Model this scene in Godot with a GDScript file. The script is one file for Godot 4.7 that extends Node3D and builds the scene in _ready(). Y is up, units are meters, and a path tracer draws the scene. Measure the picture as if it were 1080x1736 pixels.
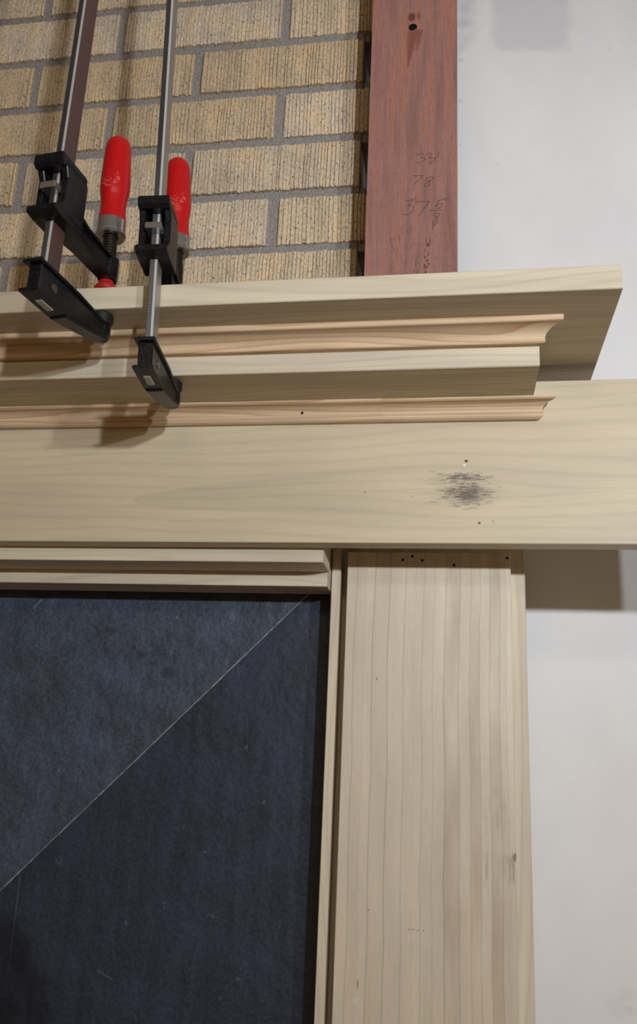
extends Node3D
# A mantel being glued up in front of a brick chimney breast: boards, mouldings, two bar clamps, slate surround.
# Working coordinates: x right, z out of the wall (brick face = 0), y measured from a datum Y0 above the floor; metres.

const Y0 := 1.575
const CAM := Vector3(0.30139, -0.47121, 0.78156)
const FOCAL := 1449.99
const ZF := 0.104          # frieze face
const FRIEZE_TOP := -0.1583
const FRIEZE_LOW := -0.2992
const SHELF_TOP := -0.1256
const SHELF_LOW := -0.1446
const BED_LOW := -0.1782
const FILL_PANEL := 11.0
const FILL_PANEL_COLOR := Color(1.0, 0.92, 0.81)
const LAMP_A := 2.95
const LAMP_B := 1.9
const LAMP_COLOR := Color(0.94, 0.965, 1.0)
const LEFT := -0.9         # how far the boards run out of the picture

var cam_basis: Basis
var names := {}
var mats := {}

func _ready() -> void:
	setup_view()
	setup_lamps()
	make_materials()
	build_room()
	build_brick_wall()
	build_boards()
	build_slate()
	build_clamps()

# ---------------------------------------------------------------- view and light
func setup_view() -> void:
	cam_basis = Basis(Vector3.UP, 0.16393) * Basis(Vector3.RIGHT, 0.28127) * Basis(Vector3.BACK, 0.04537)
	var cam := Camera3D.new()
	cam.name = "camera"
	cam.fov = rad_to_deg(2.0 * atan(868.0 / FOCAL))
	cam.near = 0.02
	cam.transform = Transform3D(cam_basis, CAM + Vector3(0, Y0, 0))
	add_child(cam)
	cam.current = true
	var env := Environment.new()
	env.background_mode = Environment.BG_COLOR
	env.background_color = Color(0, 0, 0)
	env.tonemap_mode = Environment.TONE_MAPPER_LINEAR
	env.tonemap_exposure = 0.5
	env.sdfgi_enabled = true
	env.ssao_enabled = true
	env.ssil_enabled = true
	var we := WorldEnvironment.new()
	we.name = "environment"
	we.environment = env
	add_child(we)

func setup_lamps() -> void:
	# a tripod work light with two LED heads stands to the right of the camera, at mantel height
	var foot := Vector3(1.065, -Y0, 1.61)
	var t := thing("work_light", "black tripod work light with two lit LED heads facing the mantel", "lamp", foot)
	var black := mat("stand_black", Color(0.05, 0.05, 0.05), 0.5)
	var s := mesh()
	lathe(s, [Vector2(0, 1.37), Vector2(0.012, 1.37), Vector2(0.012, 0.7), Vector2(0.016, 0.7), Vector2(0.016, 0.12), Vector2(0, 0.12)], Vector3.ZERO, 16)
	part("pole", s, black, t)
	for k in 3:
		s = mesh()
		lathe(s, [Vector2(0, 0.56), Vector2(0.009, 0.56), Vector2(0.009, 0.0), Vector2(0, 0.0)], Vector3.ZERO, 10)
		var leg := part("leg", s, black, t)
		leg.transform = Transform3D(Basis(Vector3.UP, TAU * k / 3.0 + 0.4) * Basis(Vector3.RIGHT, 0.72), Vector3.ZERO)
		leg.position = leg.basis * Vector3(0, -0.56, 0) + Vector3(0, 0.43, 0)
	s = mesh()
	box(s, Vector3(-0.23, 1.36, -0.012), Vector3(0.23, 1.385, 0.012), 0.002)
	part("crossbar", s, black, t)
	led_head(t, Vector3(-0.205, 1.39, -0.065), LAMP_A)
	led_head(t, Vector3(0.205, 1.39, -0.065), LAMP_B)
	# warm fill panel, added on the ceiling behind the camera to lift the shadows
	var c := thing("added_fill_panel", "added warm rectangular ceiling fill light in a thin white frame, out of view", "lamp", Vector3(0.7, 0.935, 4.3))
	s = mesh()
	box(s, Vector3(-0.92, 0.01, -0.62), Vector3(0.92, 0.0495, 0.62), 0.003)
	part("frame", s, mat("panel_frame", Color(0.85, 0.85, 0.84), 0.5), c)
	s = mesh()
	box(s, Vector3(-0.9, 0.004, -0.6), Vector3(0.9, 0.0099, 0.6), 0.001)
	var pm := StandardMaterial3D.new()
	pm.albedo_color = Color(0.9, 0.88, 0.85)
	pm.emission_enabled = true
	pm.emission = FILL_PANEL_COLOR
	pm.emission_energy_multiplier = 0.6
	part("glowing_diffuser", s, pm, c)
	var l := AreaLight3D.new()
	l.name = "light"
	l.light_color = FILL_PANEL_COLOR
	l.light_energy = FILL_PANEL
	l.area_size = Vector2(1.76, 1.16)
	l.area_normalize_energy = true
	l.area_range = 12.0
	l.area_attenuation = 2.0
	l.shadow_enabled = true
	l.rotation.x = -PI / 2
	c.add_child(l)

func led_head(t: Node3D, where: Vector3, energy: float) -> void:
	var head := Node3D.new()
	head.name = "head"
	t.add_child(head, true)
	head.position = where
	var here := t.position + where
	head.basis = Basis.looking_at(Vector3(0.33, Y0 + 0.02, 0.0) - here)
	var s := mesh()
	box(s, Vector3(-0.05, -0.045, -0.012), Vector3(0.05, 0.045, 0.05), 0.003)
	part("housing", s, mats["stand_black"], head)
	s = mesh()
	box(s, Vector3(-0.028, -0.028, -0.0135), Vector3(0.028, 0.028, -0.0121), 0.0004)
	var gm := StandardMaterial3D.new()
	gm.albedo_color = Color(0.9, 0.9, 0.9)
	gm.emission_enabled = true
	gm.emission = LAMP_COLOR
	gm.emission_energy_multiplier = 2.0
	part("led_panel", s, gm, head)
	var l := SpotLight3D.new()
	l.name = "light"
	l.light_color = LAMP_COLOR
	l.light_energy = energy
	l.light_size = 0.026
	l.spot_angle = 50.0
	l.spot_angle_attenuation = 1.0
	l.spot_range = 12.0
	l.spot_attenuation = 2.0
	l.shadow_enabled = true
	l.position = Vector3(0, 0, -0.016)
	head.add_child(l)

# ---------------------------------------------------------------- photograph pixel -> point on the plane z
func at(u: float, v: float, z: float) -> Vector3:
	var d := cam_basis * Vector3((u - 540.0) / FOCAL, -(v - 868.0) / FOCAL, -1.0)
	return CAM + d * ((z - CAM.z) / d.z)

# ---------------------------------------------------------------- node helpers
func numbered(called: String) -> String:
	if not names.has(called):
		names[called] = 0
		return called
	names[called] += 1
	return "%s_%03d" % [called, names[called]]

func thing(called: String, label: String, category: String, where: Vector3, group := "") -> Node3D:
	var o := Node3D.new()
	o.name = numbered(called)
	add_child(o, true)
	o.position = where + Vector3(0, Y0, 0)
	tag(o, label, category, group)
	return o

func tag(o: Node, label: String, category: String, group := "") -> void:
	o.set_meta("label", label)
	o.set_meta("category", category)
	if group != "":
		o.set_meta("group", group)

func structure(o: Node, label := "") -> void:
	o.set_meta("kind", "structure")
	if label != "":
		o.set_meta("label", label)

func part(called: String, st: SurfaceTool, m: Material, parent: Node, label := "") -> MeshInstance3D:
	var o := MeshInstance3D.new()
	o.mesh = st.commit()
	o.mesh.surface_set_material(0, m)
	o.name = called
	o.cast_shadow = GeometryInstance3D.SHADOW_CASTING_SETTING_ON
	parent.add_child(o, true)
	if label != "":
		o.set_meta("label", label)
	return o

# a top-level thing that is one mesh, drawn in working coordinates and moved to its base
func single(called: String, st: SurfaceTool, m: Material) -> MeshInstance3D:
	var o := MeshInstance3D.new()
	var src := st.commit()
	var box := src.get_aabb()
	var base := Vector3(box.get_center().x, box.position.y, box.get_center().z)
	var s2 := SurfaceTool.new()
	s2.append_from(src, 0, Transform3D(Basis(), -base))
	o.mesh = s2.commit()
	o.mesh.surface_set_material(0, m)
	o.name = numbered(called)
	add_child(o, true)
	o.position = base + Vector3(0, Y0, 0)
	return o

func mesh() -> SurfaceTool:
	var s := SurfaceTool.new()
	s.begin(Mesh.PRIMITIVE_TRIANGLES)
	return s

# ---------------------------------------------------------------- shapes
func vtx(s: SurfaceTool, p: Vector3, n: Vector3, uv := Vector2.ZERO) -> void:
	s.set_normal(n)
	s.set_uv(uv)
	s.add_vertex(p)

func tri(s: SurfaceTool, a: Vector3, b: Vector3, c: Vector3, na: Vector3, nb: Vector3, nc: Vector3, ua := Vector2.ZERO, ub := Vector2.ZERO, uc := Vector2.ZERO) -> void:
	# clockwise seen from outside
	if (b - a).cross(c - a).dot(na + nb + nc) > 0.0:
		vtx(s, a, na, ua); vtx(s, c, nc, uc); vtx(s, b, nb, ub)
	else:
		vtx(s, a, na, ua); vtx(s, b, nb, ub); vtx(s, c, nc, uc)

func quad(s: SurfaceTool, p: Array, n: Vector3, uv: Array) -> void:
	tri(s, p[0], p[1], p[2], n, n, n, uv[0], uv[1], uv[2])
	tri(s, p[0], p[2], p[3], n, n, n, uv[0], uv[2], uv[3])

# place section point (a, b) at t along the axis: "x": (t, b, a); "y": (a, t, b); "z": (a, b, t)
func put(axis: String, q: Vector2, t: float) -> Vector3:
	match axis:
		"x": return Vector3(t, q.y, q.x)
		"y": return Vector3(q.x, t, q.y)
	return Vector3(q.x, q.y, t)

# a section swept along an axis; slope tilts the far end (a mitre): t1 + slope * (a - ref); uvm = (scale u, scale v, offset u, offset v)
func prism(s: SurfaceTool, axis: String, poly: Array, t0: float, t1: float, uvm := Vector4(1, 1, 0, 0), slope := 0.0, ref := 0.0, turn_uv := false) -> void:
	var n := poly.size()
	var area := 0.0
	for i in n:
		var p: Vector2 = poly[i]
		var q: Vector2 = poly[(i + 1) % n]
		area += p.x * q.y - q.x * p.y
	var run := 0.0
	for i in n:
		var p: Vector2 = poly[i]
		var q: Vector2 = poly[(i + 1) % n]
		var e := q - p
		var l := e.length()
		if l < 1e-7:
			continue
		var nn := Vector2(e.y, -e.x) / l * signf(area)
		var n3 := put(axis, nn, 0.0)
		var tp := t1 + slope * (p.x - ref)
		var tq := t1 + slope * (q.x - ref)
		var uvs := []
		for c in [[t0, run], [t0, run + l], [tq, run + l], [tp, run]]:
			var w := Vector2(c[0] * uvm.x + uvm.z, c[1] * uvm.y + uvm.w)
			uvs.append(Vector2(w.y, w.x) if turn_uv else w)
		quad(s, [put(axis, p, t0), put(axis, q, t0), put(axis, q, tq), put(axis, p, tp)], n3, uvs)
		run += l
	var packed := PackedVector2Array(poly)
	var ids := Geometry2D.triangulate_polygon(packed)
	for k in range(0, ids.size(), 3):
		for e in 2:
			var ps := []
			var us := []
			for j in 3:
				var q: Vector2 = poly[ids[k + j]]
				ps.append(put(axis, q, t0 if e == 0 else t1 + slope * (q.x - ref)))
				us.append(Vector2(q.x * uvm.y * 0.5 + 0.31, q.y * uvm.y) if not turn_uv else Vector2(q.x * uvm.y, q.y * uvm.y * 0.5 + 0.31))
			var nx := put(axis, Vector2.ZERO, -1.0 if e == 0 else 1.0)
			tri(s, ps[0], ps[1], ps[2], nx, nx, nx, us[0], us[1], us[2])

# a section swept along an axis with its two rims chamfered by c
func cast(s: SurfaceTool, axis: String, poly: Array, t0: float, t1: float, c: float) -> void:
	var n := poly.size()
	var area := 0.0
	for i in n:
		area += (poly[i] as Vector2).cross(poly[(i + 1) % n])
	var sg := signf(area)
	var ins := []
	for i in n:
		var p: Vector2 = poly[i]
		var d0: Vector2 = (p - poly[(i + n - 1) % n]).normalized()
		var d1: Vector2 = (poly[(i + 1) % n] - p).normalized()
		var n0 := Vector2(-d0.y, d0.x) * sg
		var n1 := Vector2(-d1.y, d1.x) * sg
		var b := n0 + n1
		b = b / maxf(b.length_squared(), 0.4) * 2.0
		ins.append(p + b * c)
	var lv := [[ins, t0], [poly, t0 + c], [poly, t1 - c], [ins, t1]]
	for k in 3:
		for i in n:
			var j := (i + 1) % n
			var a := put(axis, lv[k][0][i], lv[k][1])
			var b2 := put(axis, lv[k][0][j], lv[k][1])
			var c2 := put(axis, lv[k + 1][0][j], lv[k + 1][1])
			var d := put(axis, lv[k + 1][0][i], lv[k + 1][1])
			var nn := (b2 - a).cross(d - a).normalized()
			var mid: Vector2 = ((poly[j] as Vector2) - (poly[i] as Vector2))
			var out := put(axis, Vector2(mid.y, -mid.x) * sg, 0.0)
			if nn.dot(out) < 0.0:
				nn = -nn
			quad(s, [a, b2, c2, d], nn, [Vector2.ZERO, Vector2.RIGHT, Vector2.ONE, Vector2.DOWN])
	var ids := Geometry2D.triangulate_polygon(PackedVector2Array(ins))
	for k in range(0, ids.size(), 3):
		for e in 2:
			var nx := put(axis, Vector2.ZERO, -1.0 if e == 0 else 1.0)
			var t := t0 if e == 0 else t1
			tri(s, put(axis, ins[ids[k]], t), put(axis, ins[ids[k + 1]], t), put(axis, ins[ids[k + 2]], t), nx, nx, nx)

# profile of (radius, height) turned round the y axis
func lathe(s: SurfaceTool, prof: Array, c: Vector3, segs: int, flat := false) -> void:
	var length := 0.0
	for i in prof.size() - 1:
		var p: Vector2 = prof[i]
		var q: Vector2 = prof[i + 1]
		var e := q - p
		if e.length() < 1e-7:
			continue
		var nn := Vector2(-e.y, e.x).normalized()
		# profiles run from the top down, so the outside is to the right
		nn = -nn if nn.x < 0.0 or (absf(nn.x) < 1e-6 and nn.y * (1.0 if i == 0 else -1.0) < 0.0) else nn
		for k in segs:
			var a0 := TAU * k / segs
			var a1 := TAU * (k + 1) / segs
			var am := (a0 + a1) * 0.5
			var d0 := Vector3(cos(a0), 0, sin(a0))
			var d1 := Vector3(cos(a1), 0, sin(a1))
			var m0 := Vector3(cos(am), 0, sin(am)) if flat else d0
			var m1 := m0 if flat else d1
			var n0 := (m0 * nn.x + Vector3.UP * nn.y).normalized()
			var n1 := (m1 * nn.x + Vector3.UP * nn.y).normalized()
			var u0 := float(k) / segs
			var u1 := float(k + 1) / segs
			var v0 := length * 10.0
			var v1 := (length + e.length()) * 10.0
			if p.x > 1e-7:
				tri(s, c + d0 * p.x + Vector3.UP * p.y, c + d1 * p.x + Vector3.UP * p.y, c + d1 * q.x + Vector3.UP * q.y, n0, n1, n1, Vector2(u0, v0), Vector2(u1, v0), Vector2(u1, v1))
			if q.x > 1e-7:
				tri(s, c + d0 * p.x + Vector3.UP * p.y, c + d1 * q.x + Vector3.UP * q.y, c + d0 * q.x + Vector3.UP * q.y, n0, n1, n0, Vector2(u0, v0), Vector2(u1, v1), Vector2(u0, v1))
		length += e.length()

# rectangle a0..a1, b0..b1 with chamfered corners, starting at the front top (a = a1) and running down the front
func rect(a0: float, a1: float, b0: float, b1: float, c: float) -> Array:
	return [Vector2(a1, b1 - c), Vector2(a1, b0 + c), Vector2(a1 - c, b0), Vector2(a0 + c, b0), Vector2(a0, b0 + c), Vector2(a0, b1 - c), Vector2(a0 + c, b1), Vector2(a1 - c, b1)]

func box(s: SurfaceTool, lo: Vector3, hi: Vector3, c := 0.0006) -> void:
	cast(s, "x", [Vector2(hi.z, hi.y), Vector2(hi.z, lo.y), Vector2(lo.z, lo.y), Vector2(lo.z, hi.y)], lo.x, hi.x, c)

# ---------------------------------------------------------------- materials
func mat(key: String, color: Color, rough: float, metal := 0.0) -> StandardMaterial3D:
	if mats.has(key):
		return mats[key]
	var m := StandardMaterial3D.new()
	m.albedo_color = color
	m.roughness = rough
	m.metallic = metal
	mats[key] = m
	return m

func textured(key: String, img: Image, rough: float, relief: Image = null, relief_strength := 1.0) -> StandardMaterial3D:
	var m := StandardMaterial3D.new()
	m.albedo_texture = ImageTexture.create_from_image(img)
	m.roughness = rough
	if relief != null:
		relief.bump_map_to_normal_map(relief_strength)
		m.normal_enabled = true
		m.normal_texture = ImageTexture.create_from_image(relief)
	mats[key] = m
	return m

func noise(noise_seed: int, freq: float, octaves := 3) -> FastNoiseLite:
	var n := FastNoiseLite.new()
	n.seed = noise_seed
	n.noise_type = FastNoiseLite.TYPE_SIMPLEX_SMOOTH
	n.frequency = freq
	n.fractal_octaves = octaves
	return n

func store(px: PackedByteArray, k: int, c: Color) -> void:
	px[k] = clampi(int(c.r * 255.0), 0, 255)
	px[k + 1] = clampi(int(c.g * 255.0), 0, 255)
	px[k + 2] = clampi(int(c.b * 255.0), 0, 255)

# blend a soft round dab of a colour into an image
func dab(img: Image, x: float, y: float, rx: float, ry: float, c: Color, amount: float) -> void:
	for j in range(maxi(0, int(y - ry)), mini(img.get_height(), int(y + ry) + 2)):
		for i in range(maxi(0, int(x - rx)), mini(img.get_width(), int(x + rx) + 2)):
			var d := Vector2((i - x) / rx, (j - y) / ry).length()
			if d < 1.0:
				img.set_pixel(i, j, img.get_pixel(i, j).lerp(c, amount * smoothstep(1.0, 0.45, d)))

func stroke(img: Image, pts: Array, r: float, c: Color, amount: float) -> void:
	for k in pts.size() - 1:
		var a: Vector2 = pts[k]
		var b: Vector2 = pts[k + 1]
		var steps := maxi(1, int((b - a).length() / (r * 0.7)))
		for i in steps:
			var p := a.lerp(b, float(i) / steps)
			dab(img, p.x, p.y, r, r, c, amount)

func make_materials() -> void:
	make_poplar()
	make_frieze_wood()
	make_pilaster_wood()
	make_pine()
	make_redwood()
	make_masonry()
	make_drywall()
	var black := mat("cast_iron", Color(0.065, 0.067, 0.075), 0.36)
	var scuff := noise(73, 0.05, 4).get_seamless_image(256, 256)
	var grit := noise(75, 0.22, 2).get_seamless_image(256, 256)
	var sp := PackedByteArray()
	sp.resize(256 * 256 * 3)
	for k in 256 * 256:
		var a := scuff.get_pixel(k % 256, k / 256).r
		var b := grit.get_pixel(k % 256, k / 256).r
		var v := 0.065 + 0.06 * smoothstep(0.5, 0.8, a) + 0.22 * smoothstep(0.8, 0.95, b)
		store(sp, k * 3, Color(v, v * 1.02, v * 1.1))
	black.albedo_color = Color.WHITE
	black.albedo_texture = ImageTexture.create_from_image(Image.create_from_data(256, 256, false, Image.FORMAT_RGB8, sp))
	var bump := noise(71, 0.06, 3).get_seamless_image(256, 256)
	bump.convert(Image.FORMAT_RGBA8)
	bump.bump_map_to_normal_map(2.0)
	black.normal_enabled = true
	black.normal_texture = ImageTexture.create_from_image(bump)
	black.metallic_specular = 0.4
	black.normal_scale = 0.35
	black.uv1_triplanar = true
	black.uv1_scale = Vector3(22, 22, 22)
	mat("steel", Color(0.78, 0.77, 0.75), 0.16, 0.85)
	mat("bar_steel", Color(0.78, 0.77, 0.75), 0.4, 0.25)
	mat("dark_teeth", Color(0.4, 0.39, 0.38), 0.4, 0.6)
	mat("screw_steel", Color(0.34, 0.31, 0.28), 0.4, 0.9)
	mat("bar_paint", Color(0.33, 0.235, 0.215), 0.45)
	mat("rubber", Color(0.03, 0.03, 0.032), 0.6)
	mat("cap_red", Color(0.66, 0.13, 0.12), 0.45)
	mat("bar_grey", Color(0.62, 0.61, 0.59), 0.35, 0.6)
	make_handle_paint()

# light sapwood; u runs along the grain
func make_poplar() -> void:
	var w := 1024
	var h := 320
	var px := PackedByteArray()
	px.resize(w * h * 3)
	var warp := noise(3, 0.004, 2)
	var fine := noise(5, 0.35, 2)
	var tone := noise(9, 0.006, 2)
	for y in h:
		for x in w:
			var ph := y * 0.042 + warp.get_noise_2d(x * 0.35, y * 1.6) * 2.4
			var ring := pow(0.5 + 0.5 * sin(ph * TAU), 5.0)
			var f := fine.get_noise_2d(x * 0.03, y)
			var t := tone.get_noise_2d(x * 0.4, y * 3.0)
			var g := 1.0 + f * 0.03 - ring * 0.055 + t * 0.06
			store(px, (y * w + x) * 3, Color(0.805 * g, 0.755 * g + t * 0.006, 0.66 * g - t * 0.006))
	var img := Image.create_from_data(w, h, false, Image.FORMAT_RGB8, px)
	# mirrored below itself so that the pattern meets without a seam
	var two := Image.create(w, h * 2, false, Image.FORMAT_RGB8)
	two.blit_rect(img, Rect2i(0, 0, w, h), Vector2i.ZERO)
	img.flip_y()
	two.blit_rect(img, Rect2i(0, 0, w, h), Vector2i(0, h))
	textured("poplar", two, 0.55)

func make_frieze_wood() -> void:
	# covers x from -0.35 to 0.53
	var w := 2048
	var h := 328
	var px := PackedByteArray()
	px.resize(w * h * 3)
	var warp := noise(13, 0.0035, 2)
	var fine := noise(15, 0.4, 2)
	var tone := noise(19, 0.005, 2)
	var knot := at(782, 832, ZF)
	var tip := at(225, 855, ZF)
	var fy := (FRIEZE_TOP - FRIEZE_LOW) / h
	for y in h:
		for x in w:
			var wx := -0.35 + 0.9 * x / w
			var wy := FRIEZE_TOP - y * fy
			var kx := (wx - knot.x) / 0.075
			var lift := exp(-kx * kx) * 0.011 * (1.0 if wy > knot.y else -0.7) * exp(-absf(wy - knot.y) / 0.03)
			var slant := (wx - 0.1) * 0.035 * smoothstep(-0.27, -0.17, wy)
			var yy := wy - lift - slant + warp.get_noise_2d(wx * 900.0, wy * 3500.0) * 0.006
			var ring := pow(0.5 + 0.5 * sin(yy * TAU / 0.0105 + warp.get_noise_2d(wx * 300.0 + 500.0, wy * 2000.0) * 3.0), 4.0)
			var f := fine.get_noise_2d(x * 0.02, y * 0.9)
			var t := tone.get_noise_2d(x * 0.35, y * 2.0)
			var g := 1.0 + f * 0.022 - ring * 0.035 + t * 0.045
			# arched figure opening to the right
			var ax := wx - tip.x
			if ax > 0.0:
				var half := 0.021 * sqrt(minf(ax / 0.17, 1.3))
				var edge := smoothstep(half, half * 0.75, absf(wy - tip.y - 0.004 - ax * 0.04)) * smoothstep(0.26, 0.14, ax)
				g -= edge * 0.05
			var c := Color(0.785 * g, 0.728 * g + t * 0.004, 0.615 * g - t * 0.008)
			store(px, (y * w + x) * 3, c)
	var img := Image.create_from_data(w, h, false, Image.FORMAT_RGB8, px)
	# grey planer burn: a faint halo and many short dark streaks along the grain
	var rng := RandomNumberGenerator.new()
	rng.seed = 21
	var tu := func(u: float, v: float) -> Vector2:
		var q := at(u, v, ZF)
		return Vector2((q.x + 0.35) / 0.9 * w, (FRIEZE_TOP - q.y) / fy)
	for i in 40:
		var p: Vector2 = tu.call(rng.randfn(785, 30), rng.randfn(832, 13))
		dab(img, p.x, p.y, rng.randf_range(20, 50), rng.randf_range(5, 11), Color(0.56, 0.51, 0.44), 0.1)
	for i in 520:
		var low := i % 3 != 0
		var p: Vector2 = tu.call(rng.randfn(785, 20 if low else 24), rng.randfn(837, 9) if low else rng.randfn(808, 5))
		stroke(img, [p, p + Vector2(rng.randf_range(3, 16), rng.randf_range(-0.6, 0.6))], rng.randf_range(1.0, 1.5), Color(0.25, 0.22, 0.19), rng.randf_range(0.02, 0.2))
	for m in [[790, 780, 3.2, 0.9], [812, 885, 2.6, 0.8], [787, 787, 2.6, -1.0], [835, 882, 2.0, 0.3], [618, 833, 2.0, 0.3], [540, 634, 1.0, 0.0]]:
		var p := at(m[0], m[1], ZF)
		var c2 := Color(0.14, 0.1, 0.07) if m[3] > 0.0 else Color(0.93, 0.92, 0.88)
		dab(img, (p.x + 0.35) / 0.9 * w, (FRIEZE_TOP - p.y) / fy, m[2] * 1.3, m[2], c2, absf(m[3]))
	textured("frieze_wood", img, 0.5)

func make_pilaster_wood() -> void:
	# v runs along the grain; covers 0.14 by 0.37
	var w := 416
	var h := 1100
	var px := PackedByteArray()
	px.resize(w * h * 3)
	var lines := [[75, 1.0], [112, 0.3], [145, 1.2], [203, 1.3], [262, 0.9], [300, 0.3], [330, 0.8], [371, 0.6], [413, 1.2], [466, 0.9], [506, 0.7], [541, 0.8], [577, 0.9], [613, 0.8], [636, 0.5]]
	# tone of the wood between one growth line and the next: sapwood, then browner heartwood bands
	var bands := [0.05, 0.12, 0.0, 0.14, 0.04, 0.1, 0.05, 0.12, 0.08, 0.46, 0.2, 0.44, 0.12, 0.46, 0.26, 0.1]
	var fine := noise(33, 0.4, 2)
	var tone := noise(35, 0.004, 2)
	var warp := noise(37, 0.003, 2)
	var fleck := noise(39, 0.09, 2)
	for y in h:
		for x in w:
			var fx := float(x) / w
			var wob := warp.get_noise_2d(x * 0.5, y * 0.9) * 0.012
			var g := 1.0 + fine.get_noise_2d(x, y * 0.03) * 0.022 + tone.get_noise_2d(x * 3.0, y * 0.4) * 0.045
			g += fleck.get_noise_2d(x * 0.9, y * 0.25) * 0.018
			var heart: float = bands[0]
			for n in lines.size():
				var d: float = fx - ((lines[n][0] - 40.0) / 622.0 + wob)
				if d > 0.0:
					heart = bands[n + 1]
				if absf(d) < 0.02:
					g -= 0.11 * lines[n][1] * exp(-d * d / 0.000012)
			heart *= 0.75 + 0.9 * tone.get_noise_2d(x * 4.0, y * 0.7 + 700.0)
			var col := Color(0.81 * g, 0.757 * g, 0.667 * g).lerp(Color(0.665 * g, 0.595 * g, 0.50 * g), clampf(heart, 0.0, 1.0))
			store(px, (y * w + x) * 3, col)
	var img := Image.create_from_data(w, h, false, Image.FORMAT_RGB8, px)
	var rng := RandomNumberGenerator.new()
	rng.seed = 4
	# brown mineral streaks running down the grain from a pin knot
	for i in 26:
		var p := Vector2(w * (0.985 - 0.2 * rng.randf() * rng.randf()), h * 0.638 + rng.randf_range(-4, 10))
		stroke(img, [p, p + Vector2(rng.randf_range(-2, 2), rng.randf_range(14, 74))], rng.randf_range(2.0, 4.5), Color(0.5, 0.43, 0.35), 0.05)
	dab(img, w * 0.99, h * 0.645, 7, 12, Color(0.36, 0.29, 0.23), 0.6)
	for i in 14:
		var p := Vector2(w * rng.randf_range(0.8, 0.95), h * rng.randf_range(0.5, 0.56))
		stroke(img, [p, p + Vector2(0, rng.randf_range(20, 70))], rng.randf_range(2.0, 4.0), Color(0.55, 0.48, 0.4), 0.04)
	for i in 8:
		dab(img, w * (0.40 + 0.014 * i) + rng.randf() * 3.0, h * 0.795 + rng.randf() * 2.0, 3.0, 1.3, Color(0.4, 0.34, 0.28), rng.randf() * 0.8)
	dab(img, w * 0.18, h * 0.765, 1.8, 2.2, Color(0.3, 0.22, 0.16), 0.9)
	dab(img, w * 0.13, h * 0.905, 3.0, 13.0, Color(0.5, 0.43, 0.35), 0.6)
	dab(img, w * 0.12, h * 0.935, 9.0, 9.0, Color(0.86, 0.83, 0.78), 0.5)
	dab(img, w * 0.195, h * 0.29, 2.0, 5.0, Color(0.4, 0.33, 0.26), 0.7)
	var m := textured("pilaster_wood", img, 0.42)
	m.metallic_specular = 0.6

# reddish cathedral-grained pine for the mouldings
func make_pine() -> void:
	var w := 1536
	var h := 160
	var px := PackedByteArray()
	px.resize(w * h * 3)
	var warp := noise(41, 0.006, 2)
	var fine := noise(43, 0.4, 2)
	var tone := noise(45, 0.005, 2)
	for y in h:
		for x in w:
			var ph := y * 0.034 + warp.get_noise_2d(x * 0.16, y * 1.1) * 1.7
			var saw := ph - floorf(ph)
			var ring := pow(saw, 3.0) * smoothstep(1.0, 0.93, saw)
			var f := fine.get_noise_2d(x * 0.03, y)
			var t := tone.get_noise_2d(x * 0.5, y)
			var g := 1.0 + f * 0.03 + t * 0.05
			var c := Color(0.82 * g, 0.72 * g, 0.58 * g).lerp(Color(0.68 * g, 0.52 * g, 0.38 * g), ring * 0.9)
			store(px, (y * w + x) * 3, c)
	var img := Image.create_from_data(w, h, false, Image.FORMAT_RGB8, px)
	textured("pine", img, 0.55)

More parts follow.
